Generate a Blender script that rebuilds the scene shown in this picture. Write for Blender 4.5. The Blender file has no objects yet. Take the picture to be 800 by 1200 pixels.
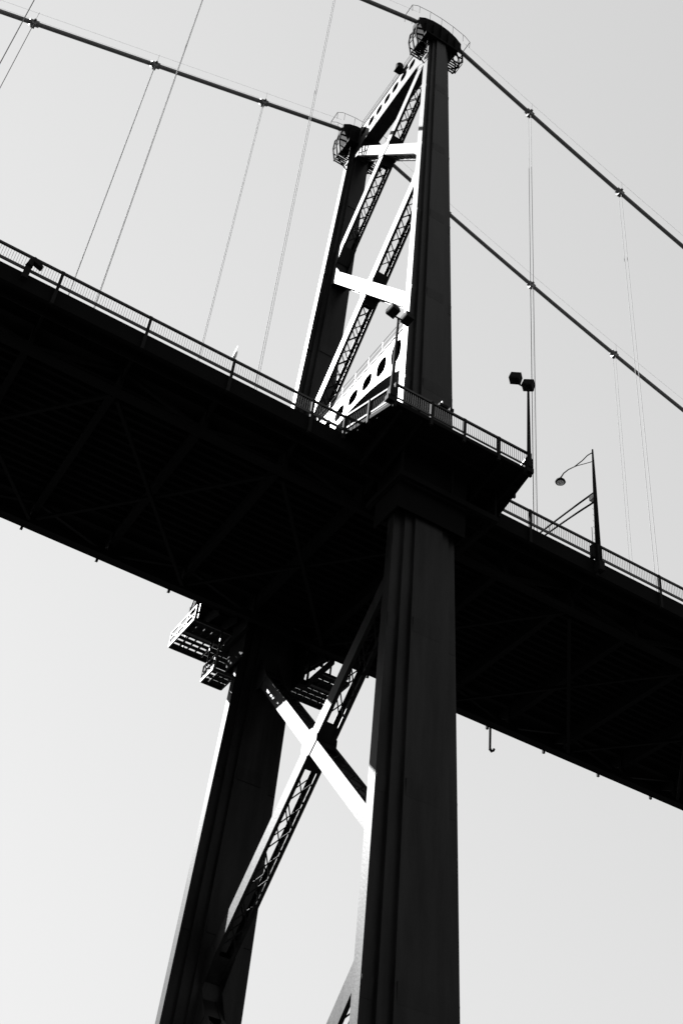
import bpy, math, random
from mathutils import Vector, Matrix, Quaternion
random.seed(7)
sc = bpy.context.scene
COL = sc.collection

# ---------------------------------------------------------------- camera
cam_d = bpy.data.cameras.new('camera')
cam = bpy.data.objects.new('camera', cam_d)
COL.objects.link(cam)
CP = Vector((-27.016, -52.616, -49.107))
RGT = Vector((.8490, -.5206, .0917)); DWN = Vector((.4065, .5319, -.7428)); FWD = Vector((.3379, .6679, .6632))
FWD.normalize(); RGT = (RGT - FWD * RGT.dot(FWD)).normalized(); DWN = FWD.cross(RGT)
m = Matrix((RGT, -DWN, -FWD)).transposed().to_4x4()
m.translation = CP
cam.matrix_world = m
cam_d.sensor_fit = 'VERTICAL'; cam_d.sensor_height = 36; cam_d.lens = 1463.8 / 1200 * 36
cam_d.clip_start = .5; cam_d.clip_end = 20000
sc.camera = cam

# ---------------------------------------------------------------- sky and sun
SUN = Vector((-.45, .618, .644)).normalized()           # towards the sun
EL = math.asin(SUN.z); AZ = math.atan2(SUN.x, SUN.y)
w = bpy.data.worlds.new('World'); sc.world = w; w.use_nodes = True
nt = w.node_tree; nt.nodes.clear()
sky = nt.nodes.new('ShaderNodeTexSky'); sky.sky_type = 'NISHITA'; sky.sun_disc = False
sky.sun_elevation = EL; sky.sun_rotation = AZ
sky.air_density = 5.0; sky.dust_density = 0.0; sky.ozone_density = 1.0; sky.altitude = 0
bw = nt.nodes.new('ShaderNodeRGBToBW')                  # black-and-white film
bg = nt.nodes.new('ShaderNodeBackground'); bg.inputs['Strength'].default_value = .05
out = nt.nodes.new('ShaderNodeOutputWorld')
pw = nt.nodes.new('ShaderNodeMath'); pw.operation = 'POWER'; pw.inputs[1].default_value = .5   # soft shoulder of the film, all round the sky alike
nt.links.new(sky.outputs[0], bw.inputs[0]); nt.links.new(bw.outputs[0], pw.inputs[0]); nt.links.new(pw.outputs[0], bg.inputs['Color']); nt.links.new(bg.outputs[0], out.inputs[0])
sun_d = bpy.data.lights.new('sun', 'SUN'); sun_d.energy = 5.0; sun_d.angle = math.radians(.53); sun_d.color = (1, 1, 1)
sun = bpy.data.objects.new('sun', sun_d); COL.objects.link(sun)
sun.rotation_euler = SUN.to_track_quat('Z', 'Y').to_euler(); sun.location = SUN * 300
vs = sc.view_settings
vs.view_transform = 'Standard'; vs.look = 'None'; vs.exposure = 2.76; vs.gamma = 1; vs.use_curve_mapping = False
sc.render.engine = 'CYCLES'
sc.cycles.caustics_reflective = False; sc.cycles.caustics_refractive = False

# ---------------------------------------------------------------- materials (greys: the photograph is black and white)
def mat(name, col, var=.25, rough=.45, scale=.6, bump=.0, metal=0., spec=.5, streak=False):
    mt = bpy.data.materials.new(name); mt.use_nodes = True
    n = mt.node_tree; b = n.nodes['Principled BSDF']
    tc = n.nodes.new('ShaderNodeTexCoord'); mp = n.nodes.new('ShaderNodeMapping')
    if streak: mp.inputs['Scale'].default_value = (1, 1, .12)
    n.links.new(tc.outputs['Object'], mp.inputs[0])
    nz = n.nodes.new('ShaderNodeTexNoise'); nz.inputs['Scale'].default_value = scale; nz.inputs['Detail'].default_value = 8
    nz.inputs['Roughness'].default_value = .65
    n.links.new(mp.outputs[0], nz.inputs['Vector'])
    cr = n.nodes.new('ShaderNodeValToRGB')
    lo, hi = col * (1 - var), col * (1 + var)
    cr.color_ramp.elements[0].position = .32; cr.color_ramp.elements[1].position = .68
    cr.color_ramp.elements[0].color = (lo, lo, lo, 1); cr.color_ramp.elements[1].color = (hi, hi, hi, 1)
    n.links.new(nz.outputs['Fac'], cr.inputs[0]); n.links.new(cr.outputs[0], b.inputs['Base Color'])
    rr = n.nodes.new('ShaderNodeMapRange'); rr.inputs['To Min'].default_value = rough - .06; rr.inputs['To Max'].default_value = rough + .08
    n.links.new(nz.outputs['Fac'], rr.inputs[0]); n.links.new(rr.outputs[0], b.inputs['Roughness'])
    b.inputs['Metallic'].default_value = metal; b.inputs['Specular IOR Level'].default_value = spec
    if bump:
        n2 = n.nodes.new('ShaderNodeTexNoise'); n2.inputs['Scale'].default_value = scale * 7; n2.inputs['Detail'].default_value = 5
        n.links.new(tc.outputs['Object'], n2.inputs['Vector'])
        bp = n.nodes.new('ShaderNodeBump'); bp.inputs['Strength'].default_value = bump; bp.inputs['Distance'].default_value = .02
        n.links.new(n2.outputs['Fac'], bp.inputs['Height']); n.links.new(bp.outputs[0], b.inputs['Normal'])
    return mt
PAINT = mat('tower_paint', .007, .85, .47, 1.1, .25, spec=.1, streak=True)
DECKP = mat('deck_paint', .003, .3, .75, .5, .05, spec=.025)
RAILP = mat('rail_paint', .01, .2, .45, 2., spec=.25)
LAMPP = mat('lamp_paint', .006, .2, .85, 3., spec=.06)
CABLE = mat('cable_paint', .09, .25, .5, 3., .1, spec=.3)
ROPE = mat('rope_zinc', .20, .2, .85, 5., spec=.15)
PICK = mat('picket_paint', .008, .2, .85, 2., spec=.06)
ASPH = mat('asphalt', .05, .25, .85, 2., .2)
CONC = mat('concrete', .26, .25, .85, .5, .2)
ROCK = mat('shore_rock', .02, .5, .9, .25, .4)
WHITEP = mat('white_feather', .75, .08, .7, 6.)
LENS = mat('lamp_lens', .35, .1, .15, 6.)
WATER = mat('sea_water', .006, .3, .12, .05, .0)
nw = WATER.node_tree; b_ = nw.nodes['Principled BSDF']
n2 = nw.nodes.new('ShaderNodeTexNoise'); n2.inputs['Scale'].default_value = .35; n2.inputs['Detail'].default_value = 6
tc_ = nw.nodes.new('ShaderNodeTexCoord'); nw.links.new(tc_.outputs['Object'], n2.inputs['Vector'])
bp_ = nw.nodes.new('ShaderNodeBump'); bp_.inputs['Strength'].default_value = .6; bp_.inputs['Distance'].default_value = .5
nw.links.new(n2.outputs['Fac'], bp_.inputs['Height']); nw.links.new(bp_.outputs[0], b_.inputs['Normal'])

# ---------------------------------------------------------------- mesh helpers
class MB:
    def __init__(s): s.v = []; s.f = []
    def add(s, vs_, fs):
        o = len(s.v); s.v += [tuple(p) for p in vs_]; s.f += [tuple(o + i for i in f) for f in fs]; return s
    def box(s, x0, x1, y0, y1, z0, z1):
        return s.add([(x, y, z) for z in (z0, z1) for y in (y0, y1) for x in (x0, x1)],
                     [(0, 2, 3, 1), (4, 5, 7, 6), (0, 1, 5, 4), (2, 6, 7, 3), (0, 4, 6, 2), (1, 3, 7, 5)])
    def beam(s, p, q, wd, ht, up=(0, 0, 1), caps=True):
        p = Vector(p); q = Vector(q); d = (q - p).normalized(); up = Vector(up)
        if abs(d.dot(up)) > .98: up = Vector((1, 0, 0))
        r = d.cross(up).normalized(); u = r.cross(d)
        vs_ = [c + r * a * wd / 2 + u * b * ht / 2 for c in (p, q) for a, b in ((-1, -1), (1, -1), (1, 1), (-1, 1))]
        fs = [(0, 1, 5, 4), (1, 2, 6, 5), (2, 3, 7, 6), (3, 0, 4, 7)]
        if caps: fs += [(3, 2, 1, 0), (4, 5, 6, 7)]
        return s.add(vs_, fs)
    def tube(s, pts, r, n=8):
        pts = [Vector(p) for p in pts]; k = len(pts); rs = r if isinstance(r, (list, tuple)) else [r] * k
        vs_ = []; fs = []
        up = None
        for i, p in enumerate(pts):
            d = (pts[min(i + 1, k - 1)] - pts[max(i - 1, 0)]).normalized()
            if up is None:
                up = Vector((0, 0, 1)) if abs(d.z) < .9 else Vector((1, 0, 0))
            a = d.cross(up).normalized(); b = a.cross(d).normalized(); up = b
            vs_ += [p + (a * math.cos(t) + b * math.sin(t)) * rs[i] for t in [2 * math.pi * j / n for j in range(n)]]
        for i in range(k - 1):
            for j in range(n):
                fs.append((i * n + j, i * n + (j + 1) % n, (i + 1) * n + (j + 1) % n, (i + 1) * n + j))
        fs.append(tuple(reversed(range(n)))); fs.append(tuple(range((k - 1) * n, k * n)))
        return s.add(vs_, fs)
    def prism(s, poly, fn):
        """poly: list of 2-D points; fn(a, b, t) gives the 3-D point at end t = 0 or 1"""
        n = len(poly)
        return s.add([fn(a, b, t) for t in (0, 1) for a, b in poly],
                     [tuple(range(n)), tuple(reversed(range(n, 2 * n)))] + [(i, n + i, n + (i + 1) % n, (i + 1) % n) for i in range(n)])
    def mesh(s, name, material, smooth=False):
        me = bpy.data.meshes.new(name); me.from_pydata(s.v, [], s.f); me.update()
        if material: me.materials.append(material)
        import bmesh
        bm = bmesh.new(); bm.from_mesh(me); bmesh.ops.recalc_face_normals(bm, faces=bm.faces); bm.to_mesh(me); bm.free()
        if smooth:
            for p in me.polygons: p.use_smooth = True
        return me
    def build(s, name, material, parent=None, smooth=False):
        o = bpy.data.objects.new(name, s.mesh(name, material, smooth)); COL.objects.link(o)
        if parent is not None: attach(o, parent)
        return o
def wloc(o):
    t = Vector((0, 0, 0))
    while o is not None: t += o.location; o = o.parent
    return t
def attach(o, parent, M=None):
    """parents only ever carry a translation, so world placement M is kept"""
    o.parent = parent
    base = Matrix.Translation(-wloc(parent))
    o.matrix_basis = base @ (M if M is not None else Matrix.Identity(4))
def piece(name, me, parent, M):
    o = bpy.data.objects.new(name, me); COL.objects.link(o); attach(o, parent, M); return o
def thing(name, label, cat, loc=(0, 0, 0), group=None):
    o = bpy.data.objects.new(name, None); COL.objects.link(o); o.location = loc; o.empty_display_size = .5
    return tag(o, label, cat, group)
def tag(o, label, cat, group=None):
    o['label'] = label; o['category'] = cat
    if group: o['group'] = group
    return o
def kind(o, k): o['kind'] = k; return o
def frame(p, q, up=(1, 0, 0)):
    """matrix taking a unit-long X bar (centred) onto p-q"""
    p = Vector(p); q = Vector(q); d = (q - p).normalized(); r = d.cross(Vector(up)).normalized(); u = r.cross(d)
    M = Matrix((d, r, u)).transposed().to_4x4(); M.translation = (p + q) / 2
    return M

# ---------------------------------------------------------------- ground, water
WZ = -57.0
o = MB().add([(-4000, -4000, WZ), (4000, -4000, WZ), (4000, 4000, WZ), (-4000, 4000, WZ)], [(0, 1, 2, 3)]).build('water', WATER); kind(o, 'structure')
sh = MB(); NX, NY = 60, 44
def shore_h(x, y):
    t = max(0, min(1, (-y - 20) / 28.0)); h = -58.2 + 7.4 * (t * t * (3 - 2 * t)) + max(0, (-y - 56)) * .12
    r = math.sin(x * .31 + y * .17) * .35 + math.sin(x * .83 - y * .57) * .2 + random.uniform(-.12, .12)
    d = math.hypot(x - CP.x, y - CP.y); k = min(1, d / 8)
    return h + r * k
vsx = [(-180 + 360 * i / NX, -18 - 300 * (j / NY) ** 1.6) for j in range(NY + 1) for i in range(NX + 1)]
sh.add([(x, y, shore_h(x, y)) for x, y in vsx], [(j * (NX + 1) + i, j * (NX + 1) + i + 1, (j + 1) * (NX + 1) + i + 1, (j + 1) * (NX + 1) + i) for j in range(NY) for i in range(NX)])
kind(sh.build('shore', ROCK), 'structure')

# ---------------------------------------------------------------- tower
def HX(z): return 1.873 - .017 * z
def YL(z): return 8.80 - .0472 * z
ZB, ZT = -55.0, 52.3
tower = thing('bridge_tower', 'tall riveted steel suspension bridge tower with two tapering stepped legs and crossed bracing', 'bridge tower', (0, 0, ZB))
def leg_section(z, s):
    h = HX(z); a = .31; y = s * YL(z)
    P = [(h, a), (h * .72, a), (h * .72, .55), (h * .45, .55), (h * .45, .76)]
    q = P + [(-x, yy) for x, yy in reversed(P)]
    q = q + [(-x, -yy) for x, yy in q]
    return [(x, y + yy, z) for x, yy in q]
for s in (-1, 1):
    mb = MB(); zs = [ZB, -40, -20, 0, 20, 40, ZT]; n = 20
    vv = []
    for z in zs: vv += leg_section(z, s)
    ff = [(k * n + i, k * n + (i + 1) % n, (k + 1) * n + (i + 1) % n, (k + 1) * n + i) for k in range(len(zs) - 1) for i in range(n)]
    ff += [tuple(range(n)), tuple(range((len(zs) - 1) * n, len(zs) * n))]
    mb.add(vv, ff)
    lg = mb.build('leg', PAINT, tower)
    # splice plates: thin bands proud of the outer and inner plates
    z = -49.0
    while z < 50:
        for sy in (-1, 1):
            h = HX(z)
            yo = s * YL(z) + sy * .76
            MB().box(-h * .40, h * .40, min(yo, yo + sy * .025), max(yo, yo + sy * .025), z - .45, z + .45).build('splice_plate', PAINT, lg)
            for sx in (-1, 1):
                yo = s * YL(z) + sy * .31
                xa, xb = sorted((sx * h * .74, sx * h * .985))
                MB().box(xa, xb, min(yo - .02 * sy, yo + sy * .03), max(yo - .02 * sy, yo + sy * .03), z - .45, z + .45).build('splice_plate', PAINT, lg)
        z += 9.3

# diagonal braces: laced boxes
BW, BD = .60, .50          # half width along x, half depth in the plane
BARS = {}
def lattice_mesh(pitch):
    if pitch not in BARS:
        L = math.hypot(2 * (BW - .12), pitch)
        BARS[pitch] = MB().box(-L / 2, L / 2, -.036, .036, -.012, .012).mesh('lattice_bar', PAINT)
    return BARS[pitch]
def brace(zc, slope, sgn, hw, dep, PITCH):
    """sgn +1: rises towards +y; -1: rises towards -y"""
    # ends on the legs
    def end(side):
        y = 7.0
        for _ in range(30):
            z = zc + sgn * slope * side * y; y = YL(z) - .5
        return Vector((0, side * y, zc + sgn * slope * side * y))
    a, b = end(-1), end(1)
    d = (b - a).normalized(); nrm = Vector((0, -d.z, d.y))       # in-plane normal
    X = Vector((1, 0, 0)); L = (b - a).length
    c0 = a + d * ((-a.y) / d.y)                                    # crossing point (y = 0)
    lc = (c0 - a).length
    mb = MB()
    for sx in (-1, 1):                                             # side plates
        mb.beam(a + X * sx * (hw - .025), b + X * sx * (hw - .025), .05, 2 * dep, up=nrm)
        for sn in (-1, 1):                                         # angle lips
            mb.beam(a + X * sx * (hw - .14) + nrm * sn * (dep - .017), b + X * sx * (hw - .14) + nrm * sn * (dep - .017), .18, .03, up=nrm)
    FRONT = -1 if nrm.y > 0 else 1                                 # the laced face turned to the shore
    solids = [(0, 1.5), (lc - 1.35, lc + 1.35), (L - 1.5, L)]
    for (u0, u1) in solids:
        for sn in (-1, 1):
            mb.beam(a + d * u0 + nrm * sn * (dep - .055), a + d * u1 + nrm * sn * (dep - .055), 2 * hw - .11, .03, up=nrm)
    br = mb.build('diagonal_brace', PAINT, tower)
    for (u0, u1) in ((1.5, lc - 1.35), (lc + 1.35, L - 1.5)):
        n = max(1, int((u1 - u0) / PITCH)); st = u0 + ((u1 - u0) - n * PITCH) / 2
        for k in range(n):
            for sn in (-1, 1):
                for e, off in (((1, .034), (-1, .064)) if sn == FRONT else (((1, .034),) if k % 2 else ((-1, .034),))):
                    p = a + d * (st + k * PITCH) - X * e * (hw - .12) + nrm * sn * (dep - off)
                    q = a + d * (st + (k + 1) * PITCH) + X * e * (hw - .12) + nrm * sn * (dep - off)
                    piece('lattice_bar', lattice_mesh(PITCH), br, frame(p, q, nrm))
    # gusset plates where it meets the legs, in the plane of the side plates
    for p, dd, lo in ((a, d, 0), (b, -d, 1)):
        side = -1 if lo == 0 else 1
        for sx in (-1, 1):
            g = MB()
            x0 = sx * (hw + .012)
            e1 = p + dd * 1.7 + nrm * dep; e2 = p + dd * 1.7 - nrm * dep
            zt = p.z + 1.35; zb = p.z - 1.35
            poly = [(side * (YL(zt) - .6), zt), (e1.y, e1.z), (e2.y, e2.z), (side * (YL(zb) - .6), zb)]
            if e1.z < e2.z: poly = [poly[0], poly[2], poly[1], poly[3]]
            g.prism(poly, lambda yy, zz, t, x0=x0, sx=sx: (x0 + sx * (t * .03 - .015), yy, zz))
            g.build('gusset_plate', PAINT, tower)
    return c0
for zc, sl, dep in ((44.5, 1.28, .46), (25.75, 1.27, .50), (-13.75, 1.07, .44), (-36.4, 1.17, .46)):
    brace(zc, sl, 1, BW, dep, 1.0 if zc > 0 else 1.42)
    brace(zc, sl, -1, BW - .012, dep, 1.0 if zc > 0 else 1.42)
    for sx in (-1, 1):
        g = MB(); r = .72
        d1 = Vector((1, sl)).normalized(); d2 = Vector((-1, sl)).normalized()
        poly = []
        for t in range(4):
            dd = (d1, d2, -d1, -d2)[t]; pn = Vector((-dd.y, dd.x))
            poly += [dd * r - pn * dep * 1.02, dd * r + pn * dep * 1.02]
        g.prism([(p.x, zc + p.y) for p in poly], lambda yy, zz, t, sx=sx: (sx * (BW + .012 + t * .03), yy, zz))
        g.build('gusset_plate', PAINT, tower)

# struts with rows of holes
def holed_web(mb, cells, x0, x1):
    """cells: (y0, y1, zb0, zb1, zt, hole or None); hole = (yc, zc, ry, rz)"""
    for (y0, y1, zb0, zb1, zt, hole) in cells:
        if hole is None:
            mb.prism([(y0, zb0), (y1, zb1), (y1, zt), (y0, zt)], lambda a, b, t: (x0 + (x1 - x0) * t, a, b)); continue
        yc, zc, ry, rz = hole; N = 24
        se = lambda v: math.copysign(abs(v) ** .8, v)                # slightly squared ovals
        inner = [(yc + ry * se(math.cos(2 * math.pi * i / N)), zc + rz * se(math.sin(2 * math.pi * i / N))) for i in range(N)]
        outer = []
        for (a, b) in inner:
            da, db = a - yc, b - zc
            best = 1e9
            if da > 1e-9: best = min(best, (y1 - yc) / da)
            if da < -1e-9: best = min(best, (y0 - yc) / da)
            if db > 1e-9: best = min(best, (zt - zc) / db)
            if db < -1e-9:
                # sloping bottom edge
                m_ = (zb1 - zb0) / (y1 - y0); c_ = zb0 + m_ * (yc - y0)
                den = db - m_ * da
                if den < -1e-9: best = min(best, (c_ - zc) / den)
            outer.append((yc + da * best, zc + db * best))
        for cor in ((y0, zb0), (y1, zb1), (y1, zt), (y0, zt)):     # snap nearest outer points to the corners
            k = min(range(N), key=lambda i: (outer[i][0] - cor[0]) ** 2 + (outer[i][1] - cor[1]) ** 2)
            outer[k] = cor
        vv = [(x, a, b) for x in (x0, x1) for ring in (inner, outer) for a, b in ring]
        ff = []
        for i in range(N):
            j = (i + 1) % N
            ff += [(i, j, N + j, N + i), (2 * N + i, 3 * N + i, 3 * N + j, 2 * N + j), (i, 2 * N + i, 2 * N + j, j)]
        mb.add(vv, ff)
def strut(name, ztop, zbot, holes, ye, rail):
    """zbot(y); holes: list of (yc, zc, ry, rz); ye: end y"""
    mb = MB()
    ys = sorted(h[0] for h in holes); edges = [ys[0] - (ys[1] - ys[0]) / 2] + [(ys[i] + ys[i + 1]) / 2 for i in range(len(ys) - 1)] + [ys[-1] + (ys[-1] - ys[-2]) / 2]
    cells = [(-ye, edges[0], zbot(-ye), zbot(edges[0]), ztop, None)]
    for i, h in enumerate(holes): cells.append((edges[i], edges[i + 1], zbot(edges[i]), zbot(edges[i + 1]), ztop, h))
    cells.append((edges[-1], ye, zbot(edges[-1]), zbot(ye), ztop, None))
    for sx in (-1, 1):
        holed_web(mb, cells, sx * .60, sx * .56)
    mb.box(-.66, .66, -ye, ye, ztop, ztop + .05)
    yy = [-ye + 2 * ye * i / 24 for i in range(25)]
    for i in range(24):
        mb.prism([(yy[i], zbot(yy[i])), (yy[i + 1], zbot(yy[i + 1])), (yy[i + 1], zbot(yy[i + 1]) - .05), (yy[i], zbot(yy[i]) - .05)], lambda a, b, t: (-.64 + 1.28 * t, a, b))
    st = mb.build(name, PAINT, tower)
    r = MB(); zt = ztop + .05
    for sx in (-.6, .6):
        r.tube([(sx, -ye + .4, zt + 1.05), (sx, ye - .4, zt + 1.05)], .022, 6); r.tube([(sx, -ye + .4, zt + .55), (sx, ye - .4, zt + .55)], .018, 6)
        k = int(2 * ye / 1.8)
        for i in range(k + 1):
            y = -ye + .4 + (2 * ye - .8) * i / k; r.tube([(sx, y, zt), (sx, y, zt + 1.05)], .022, 6)
    r.build('handrail', RAILP, st)
    return st
top = strut('top_strut', 55.0, lambda y: 51.75 - max(0, abs(y) - 4.4) * .9, [(-4.67 + 1.335 * i, 53.72, .48, .56) for i in range(8)], 5.7, True)
portal = strut('portal_strut', 15.0, lambda y: 12.45 - .042 * y * y, [(-5.4 + 1.8 * i, 13.6 - .012 * abs(-5.4 + 1.8 * i) ** 2, .60, .58 + .017 * (-5.4 + 1.8 * i) ** 2) for i in range(7)], 7.35, True)

# saddle housings with access cages
def saddle(s):
    y0 = s * 6.25
    prof = [(-1.4, 52.3), (-2.2, 54.2), (-2.2, 54.95), (-1.6, 55.5), (-.8, 55.85), (0, 55.95), (.8, 55.85), (1.6, 55.5), (2.2, 54.95), (2.2, 54.2), (1.4, 52.3)]
    mb = MB().prism(prof, lambda a, b, t: (a, y0 - .5 + 1.0 * t, b))
    for xx in (-1.5, -.75, 0, .75, 1.5):                         # stiffener ribs
        for sy in (-1, 1): mb.box(xx - .05, xx + .05, y0 + sy * .62 - .13, y0 + sy * .62 + .13, 52.32, 55.3 - abs(xx) * .3)
    mb.box(-1.6, 1.6, y0 - 1.0, y0 + 1.0, 52.3, 52.5)
    sd = mb.build('saddle_housing', DECKP, tower)
    r = MB()                                                      # hoop rails on top
    for sy in (-.6, .6):
        pts = [(-3.0, y0 + sy, 55.0), (-3.05, y0 + sy, 56.2), (-2.5, y0 + sy, 56.75), (-1.2, y0 + sy, 57.15), (0, y0 + sy, 57.25), (1.2, y0 + sy, 57.15), (2.5, y0 + sy, 56.75), (3.05, y0 + sy, 56.2), (3.0, y0 + sy, 55.0)]
        r.tube([(a, b, 55 + (c - 55) * .85) for a, b, c in pts], .022, 6)
        for xx in (-2.3, -1.2, 0, 1.2, 2.3): r.tube([(xx, y0 + sy, 55.4), (xx, y0 + sy, 56.88 - .07 * xx * xx)], .018, 6)
    for xx in (-3.05, 3.05): r.tube([(xx, y0 - .6, 56.02), (xx, y0 + .6, 56.02)], .03, 6)
    r.build('hoop_rail', PICK, sd)
    for e in (-1, 1):                                             # access cages under both ends
        c = MB()
        zf = 50.2 if e < 0 else 51.4; g = .55
        for yy in (-.5, -.3, -.1, .1, .3, .5): c.beam((e * 1.1, y0 + yy, zf), (e * 2.2, y0 + yy, zf), .12, .05)
        for xx in (1.15, 2.15): c.beam((e * xx, y0 - g, zf - .05), (e * xx, y0 + g, zf - .05), .07, .08)
        for yy in (-g, 0, g):
            c.tube([(e * 2.1, y0 + yy, 54.0), (e * 2.35, y0 + yy, 53.2), (e * 2.4, y0 + yy, 51.9), (e * 2.1, y0 + yy, zf)], .075, 6)
        for zz, xx in ((53.2, 2.35), (52.4, 2.39), (51.6, 2.38)):
            c.tube([(e * xx, y0 - g, zz), (e * xx, y0 + g, zz)], .035, 6)
        for yy in (-g, g):
            c.tube([(e * 1.2, y0 + yy, zf), (e * 1.2, y0 + yy, 52.4)], .035, 6)
            c.tube([(e * 1.2, y0 + yy, zf + 1.0), (e * 2.35, y0 + yy, zf + 1.0)], .06, 6)
        c.beam((e * 1.02, y0, zf - 1.2), (e * 2.1, y0, zf - .06), .09, .09)
        c.build('access_cage', PICK, sd)
for s in (-1, 1): saddle(s)

# beacon bracketed to the top strut
bc = thing('aviation_beacon', 'dark box beacon bracketed to the tower top strut', 'beacon', (-.9, -1.5, 55.05))
MB().box(-1.25, -.5, -1.9, -1.2, 55.05, 55.13).build('bracket', LAMPP, bc)
MB().tube([(-.9, -1.55, 55.13), (-.9, -1.55, 55.2), (-.9, -1.55, 55.85), (-.9, -1.55, 55.95)], [.30, .36, .36, .2], 12).build('lantern', LAMPP, bc)
MB().tube([(-.62, -1.3, 55.13), (-.62, -1.3, 56.2)], .04, 6).build('mast', LAMPP, bc)

# piers
for s, lab in ((-1, 'concrete pier at the foot of the tower leg facing the shore'), (1, 'concrete pier at the foot of the tower leg away from shore')):
    y = s * YL(ZB)
    mb = MB(); N = 20
    def ring(r, z): return [(1.5 * r * math.cos(2 * math.pi * i / N), y + r * math.sin(2 * math.pi * i / N), z) for i in range(N)]
    vv = ring(4.6, -62) + ring(4.4, -55.4) + ring(4.1, ZB - .003)
    mb.add(vv, [(k * N + i, k * N + (i + 1) % N, (k + 1) * N + (i + 1) % N, (k + 1) * N + i) for k in range(2) for i in range(N)] + [tuple(range(N)), tuple(range(2 * N, 3 * N))])
    tag(mb.build('concrete_pier', CONC), lab, 'pier', 'tower piers')

# ---------------------------------------------------------------- deck
XA, XB = -97.44, 142.56
YE = 8.79
PX0 = -22.44
deck = thing('bridge_deck', 'dark steel bridge deck with walkways on both sides seen from below', 'bridge deck', (0, 0, -2.6))
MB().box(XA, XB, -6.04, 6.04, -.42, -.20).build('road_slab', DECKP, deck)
MB().box(XA, XB, -5.6, 5.6, -.195, -.12).build('road_surface', ASPH, deck)
for s in (-1, 1):
    def ys(a, b): return (min(s * a, s * b), max(s * a, s * b))
    k = MB(); k.box(XA, XB, *ys(5.62, 6.03), -.197, .12); k.build('kerb', CONC, deck)
    mb = MB(); mb.box(XA, XB, *ys(6.05, 7.25), -.22, -.005)
    mb.box(XA, -2.3, *ys(7.252, 8.5), -.22, -.006); mb.box(2.3, XB, *ys(7.252, 8.5), -.22, -.006)
    mb.build('sidewalk_slab', DECKP, deck)
    for xa, xb in ((XA, -2.3), (2.3, XB)):
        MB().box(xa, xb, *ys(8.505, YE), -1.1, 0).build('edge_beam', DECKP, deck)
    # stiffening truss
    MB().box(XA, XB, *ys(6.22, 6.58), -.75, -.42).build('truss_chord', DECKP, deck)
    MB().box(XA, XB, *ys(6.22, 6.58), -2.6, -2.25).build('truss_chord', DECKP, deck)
    MB().tube([(XA, s * 7.8, -1.0), (XB, s * 7.8, -1.0)], .16, 8).build('service_pipe', DECKP, deck)
    vert = MB().box(-.12, .12, -.14, .14, -2.25, -.75).mesh('truss_post', DECKP)
    L = math.hypot(5, 1.5); dia = MB().box(-L / 2 + .15, L / 2 - .15, -.11, .11, -.11, .11).mesh('truss_diagonal', DECKP)
    xs = [PX0 + 5 * i for i in range(-15, 34)]
    for i, x in enumerate(xs):
        piece('truss_post', vert, deck, Matrix.Translation((x, s * 6.4, 0)))
        if i < len(xs) - 1:
            z0, z1 = (-2.25, -.75) if i % 2 else (-.75, -2.25)
            piece('truss_diagonal', dia, deck, frame((x, s * 6.4, z0), (x + 5, s * 6.4, z1), (0, 1, 0)))
    brk = MB().prism([(6.58, -1.55), (8.5, -.62), (8.5, -.22), (6.58, -.22)], lambda a, b, t: (-.06 + .12 * t, s * a, b)).mesh('sidewalk_bracket', DECKP)
    for x in xs: piece('sidewalk_bracket', brk, deck, Matrix.Translation((x, 0, 0)))
fb = MB(); fb.box(-.02, .02, -6.22, 6.22, -1.7, -.42); fb.box(-.2, .2, -6.22, 6.22, -1.74, -1.7)
fbm = fb.mesh('floor_beam', DECKP)
for i in range(-15, 34): piece('floor_beam', fbm, deck, Matrix.Translation((PX0 + 5 * i, 0, 0)))
lat = MB()
LL = math.hypot(10, 12.4); latm = MB().box(-LL / 2 + .3, LL / 2 - .3, -.1, .1, -.1, .1).mesh('lateral_brace', DECKP)
for i in range(-15, 32, 2):
    x = PX0 + 5 * i
    for e in (1, -1): piece('lateral_brace', latm, deck, frame((x, -6.2 * e, -2.42 - .11 * e), (x + 10, 6.2 * e, -2.42 - .11 * e), (0, 0, 1)))
for i in range(17):
    y = -5.2 + .65 * i
    MB().prism([(y - .17, -.42), (y + .17, -.42), (y + .09, -.68), (y - .09, -.68)], lambda a, b, t: (XA + (XB - XA) * t, a, b)).build('deck_rib', DECKP, deck)

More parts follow.
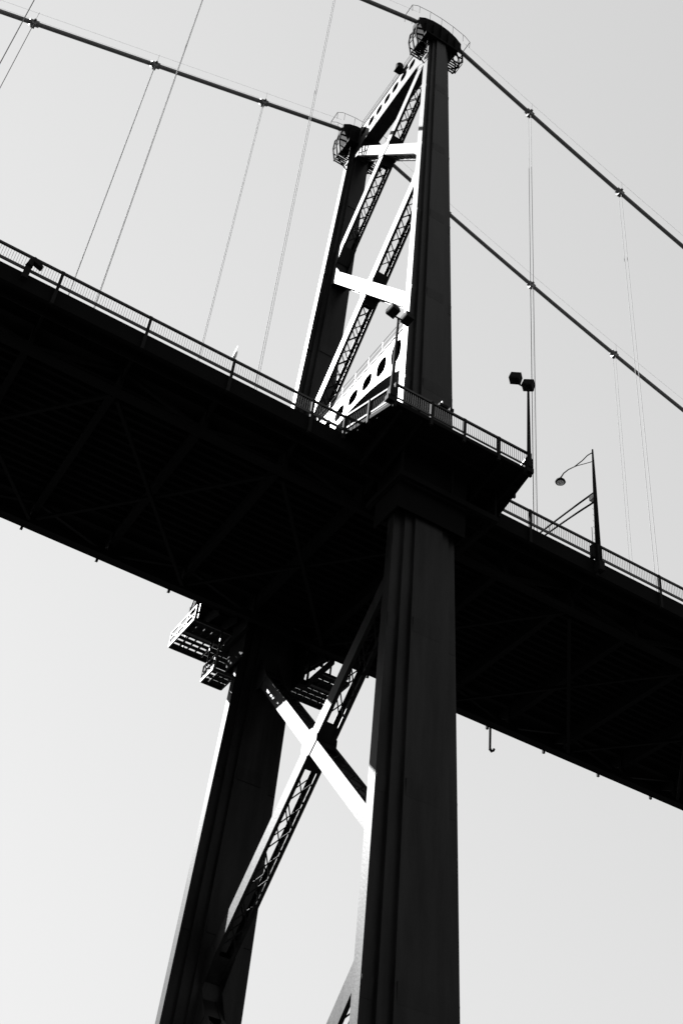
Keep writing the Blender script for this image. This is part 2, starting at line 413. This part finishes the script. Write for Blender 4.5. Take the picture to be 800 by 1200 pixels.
# bays that carry the walkway round the tower legs
XL0, XL1, XR0, XR1, YP = -5.35, -4.42, 5.3, 4.62, 12.62
def bay(s):
    mb = MB()
    f = lambda a, b, t: (a, s * b, -.22 + .215 * t)
    mb.prism([(XL0, YE), (-2.301, YE), (-2.301, 10.6), (XL0 + (XL1 - XL0) * .475, 10.6)], f)
    mb.prism([(2.301, YE), (XR0, YE), (XR0 + (XR1 - XR0) * .475, 10.6), (2.301, 10.6)], f)
    mb.prism([(XL0 + (XL1 - XL0) * .475, 10.602), (XR0 + (XR1 - XR0) * .475, 10.602), (XR1, YP), (XL1, YP)], f)
    mb.build('bay_slab', DECKP, deck)
    cl = MB()                                                     # closing plates shaped round the leg
    for sx in (-1, 1):
        for (xa, xb, ya, yb) in ((1.37, 2.298, 9.2, 10.598), (.86, 1.37, 9.4, 10.598), (1.37, 2.298, 7.253, 8.4), (.86, 1.37, 7.253, 8.2), (1.92, 2.298, 8.4, 9.2)):
            xa, xb = sorted((sx * xa, sx * xb)); ya, yb = sorted((s * ya, s * yb)); cl.box(xa, xb, ya, yb, -.2, -.012)
    for ya, yb in ((9.6, 10.598), (7.253, 8.0)):
        ya, yb = sorted((s * ya, s * yb)); cl.box(-.86, .86, ya, yb, -.2, -.012)
    kind(cl.build('closing_plate', DECKP, deck), 'stuff')
    e = MB()
    cs = [(XL0, YE + .02), (XL1, YP), (XR1, YP), (XR0, YE + .02)]
    for (a, b) in zip(cs[:-1], cs[1:]):
        e.beam((a[0], s * a[1], -.16), (b[0], s * b[1], -.16), .12, .26)
    for y in (9.9, 11.3):
        if y < 10.5:
            e.beam((XL0 + .3, s * y, -.37), (-2.4, s * y, -.37), .12, .3); e.beam((2.5, s * y, -.37), (XR0 - .3, s * y, -.37), .12, .3)
        else: e.beam((-4.7, s * y, -.37), (4.8, s * y, -.37), .12, .3)
    e.build('bay_edge_beam', DECKP, deck)
    for x in (-3.9, -2.6, 2.7, 4.1):
        MB().prism([(8.5, -1.5), (12.5, -.5), (12.5, -.235), (8.5, -.235)], lambda a, b, t, x=x: (x - .06 + .12 * t, s * a, b)).build('bay_bracket', DECKP, deck)
    # collar beam bolted round the leg under the bay
    c = MB(); c.box(-2.5, 4.0, min(s * 10.3, s * 10.55), max(s * 10.3, s * 10.55), -2.75, -2.4)
    c.box(-2.5, -2.25, min(s * 7, s * 10.3), max(s * 7, s * 10.3), -2.75, -2.4); c.box(3.75, 4.0, min(s * 7, s * 10.3), max(s * 7, s * 10.3), -2.75, -2.4)
    for x in (-2.37, .9, 3.87): c.box(x - .06, x + .06, min(s * 10.34, s * 10.5), max(s * 10.34, s * 10.5), -2.4, -.52)
    c.build('collar_beam', DECKP, deck)
    for (xa, xb, ya, yb) in ((-2.2, 2.2, 9.93, 9.99), (-2.2, -2.12, 7.6, 9.928), (2.12, 2.2, 7.6, 9.928)):   # dark plates closing round the leg below the bay
        ya, yb = sorted((s * ya, s * yb)); MB().box(xa, xb, ya, yb, -4.5, -.3).build('apron_plate', DECKP, deck)
for s in (-1, 1): bay(s)

# ---------------------------------------------------------------- railings
RZ = 1.28
def railing(name, label, path, posts, group, bh=.19):
    """path: corner points (x, y); posts: list of (x, y) with lower end"""
    t = thing(name, label, 'railing', (path[0][0], path[0][1], 0), group)
    tr = MB(); br = MB(); pk = MB()
    for (a, b) in zip(path[:-1], path[1:]):
        A = Vector((a[0], a[1], 0)); B = Vector((b[0], b[1], 0)); L = (B - A).length; d = (B - A) / L
        tr.beam(A + Vector((0, 0, RZ - .06)), B + Vector((0, 0, RZ - .06)), .13, .12)
        br.beam(A + Vector((0, 0, .23)), B + Vector((0, 0, .23)), .06, bh)
        n = int(L / .135)
        for i in range(1, n):
            p = A + d * (L * i / n); pk.beam(p + Vector((0, 0, .325)), p + Vector((0, 0, RZ - .12)), .018, .018, up=d, caps=False)
    tr.build('top_rail', RAILP, t); br.build('bottom_rail', RAILP, t)
    kind(pk.build('picket', PICK, t), 'stuff')
    for (x, y, z0) in posts:
        MB().box(x - .085, x + .085, y - .075, y + .075, z0, RZ + .015).build('rail_post', PICK, t)
    return t
YR = 8.87
for s, side in ((-1, 'on the edge the tower floodlights stand on'), (1, 'on the far walkway edge behind the tower')):
    pl = [(PX0 + 5 * i, s * YR, -1.24) for i in range(-15, 4)]; pr = [(PX0 + 5 * i, s * YR, -1.24) for i in range(6, 33)]
    railing('walkway_railing', 'long dark picket railing ' + ('before the tower, where the small hooded light hangs' if s < 0 else 'on the inspection platform side, before the tower'), [(XA, s * YR), (XL0, s * YR)], pl, 'walkway railings')
    railing('walkway_railing', 'long dark picket railing ' + ('beyond the tower, passing the curved-arm street lamp' if s < 0 else 'on the inspection platform side, past the tower at the drain pipe'), [(XR0, s * YR), (XB, s * YR)], pr, 'walkway railings')
    P = [(XL0, s * (YE + .1)), (XL1, s * YP), (XR1, s * YP), (XR0, s * (YE + .1))]
    pp = [(x, y, -.5) for x, y in P]
    pp += [((XL0 + XL1) / 2, s * (YE + YP) / 2, -.5), ((XR0 + XR1) / 2, s * (YE + YP) / 2, -.5)] + [(XL1 + (XR1 - XL1) * f, s * YP, -.5) for f in (.26, .5, .76)]
    railing('bay_railing', 'dark picket railing around the walkway bay ' + ('between the two twin floodlight poles' if s < 0 else 'above the inspection platforms'), P, pp, 'bay railings', .11)

# ---------------------------------------------------------------- main cables
YC = 6.32
def cz(x): return 55.65 - .378 * abs(x) if x < 0 else 55.6 - .405 * x + .0016 * x * x
for s, lab in ((-1, 'thick dark main cable on the floodlight pole side of the deck'), (1, 'thick dark main cable on the inspection platform side of the deck')):
    t = thing('main_cable', lab, 'cable', (0, s * YC, cz(0)), 'main cables')
    xs = [XA + (XB - XA) * i / 96 for i in range(97)] + [0]
    xs = sorted(xs)
    MB().tube([(x, s * YC, cz(x) if abs(x) > 2.4 else min(cz(x), cz(2.4) + .25)) for x in xs], .185, 12).build('cable_strand', CABLE, t, True)
    for yy in (-.35, .35):
        MB().tube([(x, s * YC + yy, cz(x) + 1.05) for x in xs if abs(x) > 2.2 and x < 0], .007, 5).build('hand_rope', ROPE, t)
        MB().tube([(x, s * YC + yy, cz(x) + 1.05) for x in xs if abs(x) > 2.2 and x > 0], .007, 5).build('hand_rope', ROPE, t)
    hp = MB().tube([(0, -.35, 0), (0, -.35, 1.08)], .02, 5); hp.tube([(0, .35, 0), (0, .35, 1.08)], .02, 5); hp.beam((0, -.37, .02), (0, .37, .02), .06, .05)
    hpm = hp.mesh('rope_stanchion', ROPE)
    for k in list(range(-9, 0)) + list(range(1, 13)):
        x = k * 10.0; piece('rope_stanchion', hpm, t, Matrix.Translation((x, s * YC, cz(x) + .1)))

# ---------------------------------------------------------------- hangers
ORD = {1: 'first', 2: 'second', 3: 'third', 4: 'fourth', 5: 'fifth', 6: 'sixth', 7: 'seventh'}
for s in (-1, 1):
    for k in (-5, -4, -3, -2, -1, 1, 2, 3, 4, 5, 6):
        x = k * 10.0; z1 = cz(x)
        lab = '%s %s hanger from the tower, %s' % (ORD[abs(k)], 'floodlight-pole-side' if s < 0 else 'inspection-platform-side', 'on the street lamp end' if k > 0 else 'on the hooded light end')
        t = thing('hanger_rope', lab, 'hanger', (x, s * YC, 0), 'hangers on the main cables')
        for e in (-.17, .17):
            MB().tube([(x, s * YC + e, .1), (x, s * YC + e, z1 + .05)], .022, 6).build('rope', ROPE, t)
        c = MB(); d = Vector((1, 0, (cz(x + .5) - cz(x - .5)))).normalized()
        c.tube([Vector((x, s * YC, z1)) - d * .38, Vector((x, s * YC, z1)) + d * .38], .27, 12)
        c.box(x - .16, x + .16, s * YC - .24, s * YC + .24, z1 - .42, z1 - .1)
        c.box(x - .1, x + .1, s * YC - .4, s * YC + .4, z1 - .06, z1 + .06)
        c.build('cable_clamp', CABLE, t)
        b = MB(); b.box(x - .15, x + .15, s * YC - .28, s * YC + .28, -.2, .12)
        for e in (-.17, .17): b.tube([(x, s * YC + e, .12), (x, s * YC + e, .75)], [.06, .04], 8)
        b.build('rope_socket', DECKP, t)

# ---------------------------------------------------------------- twin floodlight poles on the bay corners
def twin(loc, heads, lab):
    x, y = loc
    t = thing('floodlight_pole', lab, 'floodlight', (x, y, -.45), 'twin floodlight poles')
    MB().tube([(x, y, -.45), (x, y, 6.36)], [.13, .07], 8).build('pole', LAMPP, t)
    b = MB(); b.box(x - .24, x + .24, y - .12, y + .24, -.45, -.1); b.box(x - .17, x + .17, y - .17, y + .17, -.1, .55)
    b.build('base_bracket', LAMPP, t)
    hx = [h[0] for h in heads]
    MB().beam((x + min(hx + [0]), y, 6.4), (x + max(hx + [0]), y, 6.4), .07, .07).build('crossarm', LAMPP, t)
    for (dx, rz, tilt) in heads:
        h = MB(); a = .30
        h.prism([(-a, -.18), (-a * .8, .26), (a * .8, .26), (a, -.18), (a * .9, -.27), (-a * .9, -.27)], lambda p, q, u: (p, -.31 + .62 * u, q))
        M = Matrix.Translation((x + dx, y, 6.78)) @ Matrix.Rotation(rz, 4, 'Z') @ Matrix.Rotation(tilt, 4, 'X')
        hd = piece('lamp_head', h.mesh('lamp_head', LAMPP), t, M)
        piece('lens', MB().box(-.24, .24, -.26, .26, -.285, -.272).mesh('lens', LAMPP), hd, M.copy())
        hd.children[0].matrix_basis = Matrix.Identity(4)
        y2 = MB(); y2.box(x + dx - .04, x + dx + .04, y - .04, y + .04, 6.43, 6.6); y2.build('yoke', LAMPP, t)
twin((-4.78, -12.78), [(-.42, .15, -.25), (.55, .1, -.2)], 'twin box floodlight pole standing in front of the tower leg')
twin((4.42, -12.8), [(-.93, .75, .3), (.02, .7, .3)], 'twin box floodlight pole against the sky at the bay corner away from tower leg')

# ---------------------------------------------------------------- gantry pole with curved lamp arm
GX = 12.6
t = thing('lamp_gantry', 'tapered street lamp pole with curved arm, pendant lamp and twin-bar overhead gantry', 'street lamp', (GX, -9.02, -.9))
for s in (-1, 1):
    MB().tube([(GX, s * 9.02, -.75), (GX, s * 9.02, 6.0), (GX, s * 9.02, 7.6 if s < 0 else 6.1), (GX, s * 9.02, 9.25 if s < 0 else 6.3)], [.19, .12, .09, .055], 10).build('pole', LAMPP, t, True)
    b = MB(); b.box(GX - .2, GX + .2, s * 9.05 - .25, s * 9.05 + .25, -1.0, -.35); b.box(GX - .16, GX + .16, s * 9.02 - .16, s * 9.02 + .16, -.35, 1.0)
    b.build('base_bracket', LAMPP, t)
def chord(z0, rise): return [(GX, -8.9 + 17.8 * i / 16, z0 + rise * (1 - ((i - 8) / 8.) ** 2)) for i in range(17)]
MB().tube(chord(5.5, .45), .062, 8).build('gantry_chord', LAMPP, t, True)
MB().tube(chord(4.72, .75), .062, 8).build('gantry_chord', LAMPP, t, True)
cu = chord(5.5, .45); cl = chord(4.72, .75)
for i in range(0, 17, 4): MB().tube([cu[i], cl[i]], .03, 6).build('gantry_web', LAMPP, t)
MB().box(GX - .14, GX + .14, -9.0, -8.6, 4.95, 5.3).build('junction_box', LENS, t)
arm = [(GX, -9.0, 9.0), (GX, -8.5, 9.12), (GX, -8.0, 9.05), (GX, -7.2, 9.12), (GX, -6.6, 9.32), (GX, -6.1, 9.36), (GX, -5.85, 9.22)]
MB().tube(arm, [.035, .035, .035, .035, .04, .045, .05], 8).build('lamp_arm', LAMPP, t, True)
MB().tube([(GX, -9.0, 8.2), (GX, -8.3, 8.55), (GX, -7.5, 8.98), (GX, -6.9, 9.2)], .025, 6).build('arm_stay', LAMPP, t, True)
lh = MB().tube([(GX, -5.8, 9.25), (GX, -5.78, 9.1), (GX, -5.76, 8.98), (GX, -5.74, 8.84), (GX, -5.74, 8.78)], [.05, .12, .3, .36, .33], 16).build('lamp_head', LAMPP, t, True)
MB().tube([(GX, -5.74, 8.80), (GX, -5.74, 8.72), (GX, -5.74, 8.66)], [.27, .22, .08], 14).build('lens', LENS, lh, True)
MB().tube([(GX - .35, -8.95, .1), (GX - .35, -8.95, 2.4)], .02, 6).build('whip', LAMPP, t)
MB().box(GX - .45, GX - .2, -9.0, -8.75, .0, .95).build('control_box', LAMPP, t)
for k in range(9):
    z = .9 + .5 * k
    MB().tube([(GX - .05, -9.02, z), (GX - .3, -9.02, z + .02)], .012, 5).build('climbing_step', LAMPP, t)

# ---------------------------------------------------------------- small things
t = thing('hood_light', 'small dark hooded light bracketed outside the walkway railing', 'light', (-24.1, -9.0, -.6))
MB().box(-24.32, -23.98, -9.12, -8.96, -.6, .35).build('bracket', LAMPP, t)
MB().tube([(-24.15, -9.05, .3), (-24.12, -9.08, .75), (-24.02, -9.12, .95)], [.2, .17, .1], 8).build('body', LAMPP, t)
MB().prism([(-.15, -.1), (.42, -.32), (.5, -.22), (.25, .08), (-.05, .2)], lambda a, b, u: (-23.98 + a, -9.22 + .3 * u, .8 + b)).build('hood', LAMPP, t)

t = thing('gull', 'small white gull with raised wing perched on the walkway railing', 'bird', (-12.5, -8.87, RZ))
GY = -8.87
body = [(-12.46, GY + .2, RZ + .13), (-12.46, GY + .1, RZ + .2), (-12.46, GY, RZ + .29), (-12.46, GY - .1, RZ + .37), (-12.46, GY - .16, RZ + .45), (-12.46, GY - .2, RZ + .48)]
MB().tube(body, [.02, .07, .095, .065, .06, .02], 8).build('body', WHITEP, t, True)
MB().prism([(.12, .2), (-.08, .26), (-.3, .42), (-.5, .62), (-.38, .62), (-.1, .48)], lambda a, b, u: (-12.57 + .03 * u, GY + a, RZ + b)).build('wing', WHITEP, t)
MB().tube([(-12.46, GY - .2, RZ + .47), (-12.46, GY - .29, RZ + .45)], [.016, .004], 5).build('bill', LAMPP, t)
for e in (-.03, .03): MB().tube([(-12.46, -8.87 + e, RZ + .015), (-12.46, -8.87 + e, RZ + .27)], .01, 5).build('leg', ROPE, t)

t = thing('rail_spotlight', 'small spotlight cluster on the bay railing in front of the tower leg', 'spotlight', (-1.35, -12.6, RZ))
MB().tube([(-1.45, -12.62, RZ + .01), (-1.45, -12.62, RZ + .3)], .03, 6).build('stem', LAMPP, t)
MB().box(-1.65, -1.1, -12.75, -12.5, RZ + .02, RZ + .2).build('housing', LAMPP, t)
MB().box(-.95, -.7, -12.72, -12.52, RZ + .02, RZ + .24).build('housing', LAMPP, t)
MB().tube([(-1.45, -12.62, RZ + .3), (-1.42, -12.6, RZ + .5)], [.06, .05], 8).build('sensor', WHITEP, t)

t = thing('drain_pipe', 'short dark drain pipe with elbow hanging below the deck edge', 'pipe', (17.85, 8.9, -1.0))
MB().tube([(17.85, 8.9, -.5), (17.85, 8.9, -2.8)], .09, 8).build('downpipe', LAMPP, t)
MB().tube([(17.85, 8.9, -2.7), (18.0, 8.9, -2.86), (18.15, 8.9, -2.72), (18.2, 8.9, -2.6)], .1, 8).build('elbow', LAMPP, t)

# ---------------------------------------------------------------- inspection platforms by the far leg
def platform(label, rects, z, rails, rods):
    x0, x1, y0, y1 = rects[0]
    t = thing('inspection_platform', label, 'platform', (x0, y0, z), 'inspection platforms')
    fr = MB()
    for (a, b, c, d) in rects:
        for p, q in (((a, c), (b, c)), ((b, c), (b, d)), ((b, d), (a, d)), ((a, d), (a, c))):
            fr.beam((p[0], p[1], z), (q[0], q[1], z), .1, .22)
    fr.build('frame', RAILP, t)
    for (a, b, c, d) in rects:
        n = max(2, round((b - a) / .55))
        for i in range(1, n):
            x = a + (b - a) * i / n; MB().box(x - .06, x + .06, c + .05, d - .05, z - .06, z + .02).build('floor_bar', PICK, t)
        n = max(2, round((d - c) / .6)); wd = (d - c) / n
        for i in range(n):
            y = c + wd * (i + .5)
            for (xa, xb, hw) in ((a + .05, min(b, -3.0) - .05, .19), (max(a, -3.0) + .02, b - .05, .27)):
                if xb > xa + .2: MB().box(xa, xb, y - wd * hw / .6, y + wd * hw / .6, z + .022, z + .05).build('floor_plank', PICK, t)
    for (p, q) in rails:
        p = Vector((p[0], p[1], z)); q = Vector((q[0], q[1], z)); n = max(1, round((q - p).length / 1.3))
        for h in (.55, 1.1): MB().beam(p + Vector((0, 0, h)), q + Vector((0, 0, h)), .07, .07).build('rail', RAILP, t)
        for i in range(n + 1):
            c = p.lerp(q, i / n); MB().beam(c, c + Vector((0, 0, 1.13)), .08, .08).build('rail_post', RAILP, t)
        for i in range(n):
            c = p.lerp(q, i / n); e = p.lerp(q, (i + 1) / n); MB().beam(c + Vector((0, 0, .1)), e + Vector((0, 0, 1.05)), .05, .05).build('rail_brace', RAILP, t)
    for (x, y, z1) in rods: MB().beam((x, y, z), (x, y, z1), .1, .1).build('hanger_rod', RAILP, t)
platform('dark open grating platform hung under the walkway bay', [(-5.3, 6.3, 10.62, 12.8), (-5.3, -2.6, 9.0, 10.5), (4.1, 6.3, 9.0, 10.5)], -2.25,
         [((-5.3, 9.0), (-5.3, 12.8)), ((6.3, 9.0), (6.3, 12.8))], [(-5.0, 9.2, -.4), (-4.4, 12.55, -.4), (4.6, 12.55, -.4), (4.9, 9.2, -.4), (0, 12.55, -.4)])
platform('small grating platform fixed to a tower leg below the larger one', [(-3.45, -2.02, 8.9, 10.6)], -5.35,
         [((-3.45, 8.9), (-3.45, 10.6)), ((-3.45, 10.6), (-2.02, 10.6))], [(-3.3, 10.5, -2.3), (-3.3, 9.0, -2.3)])
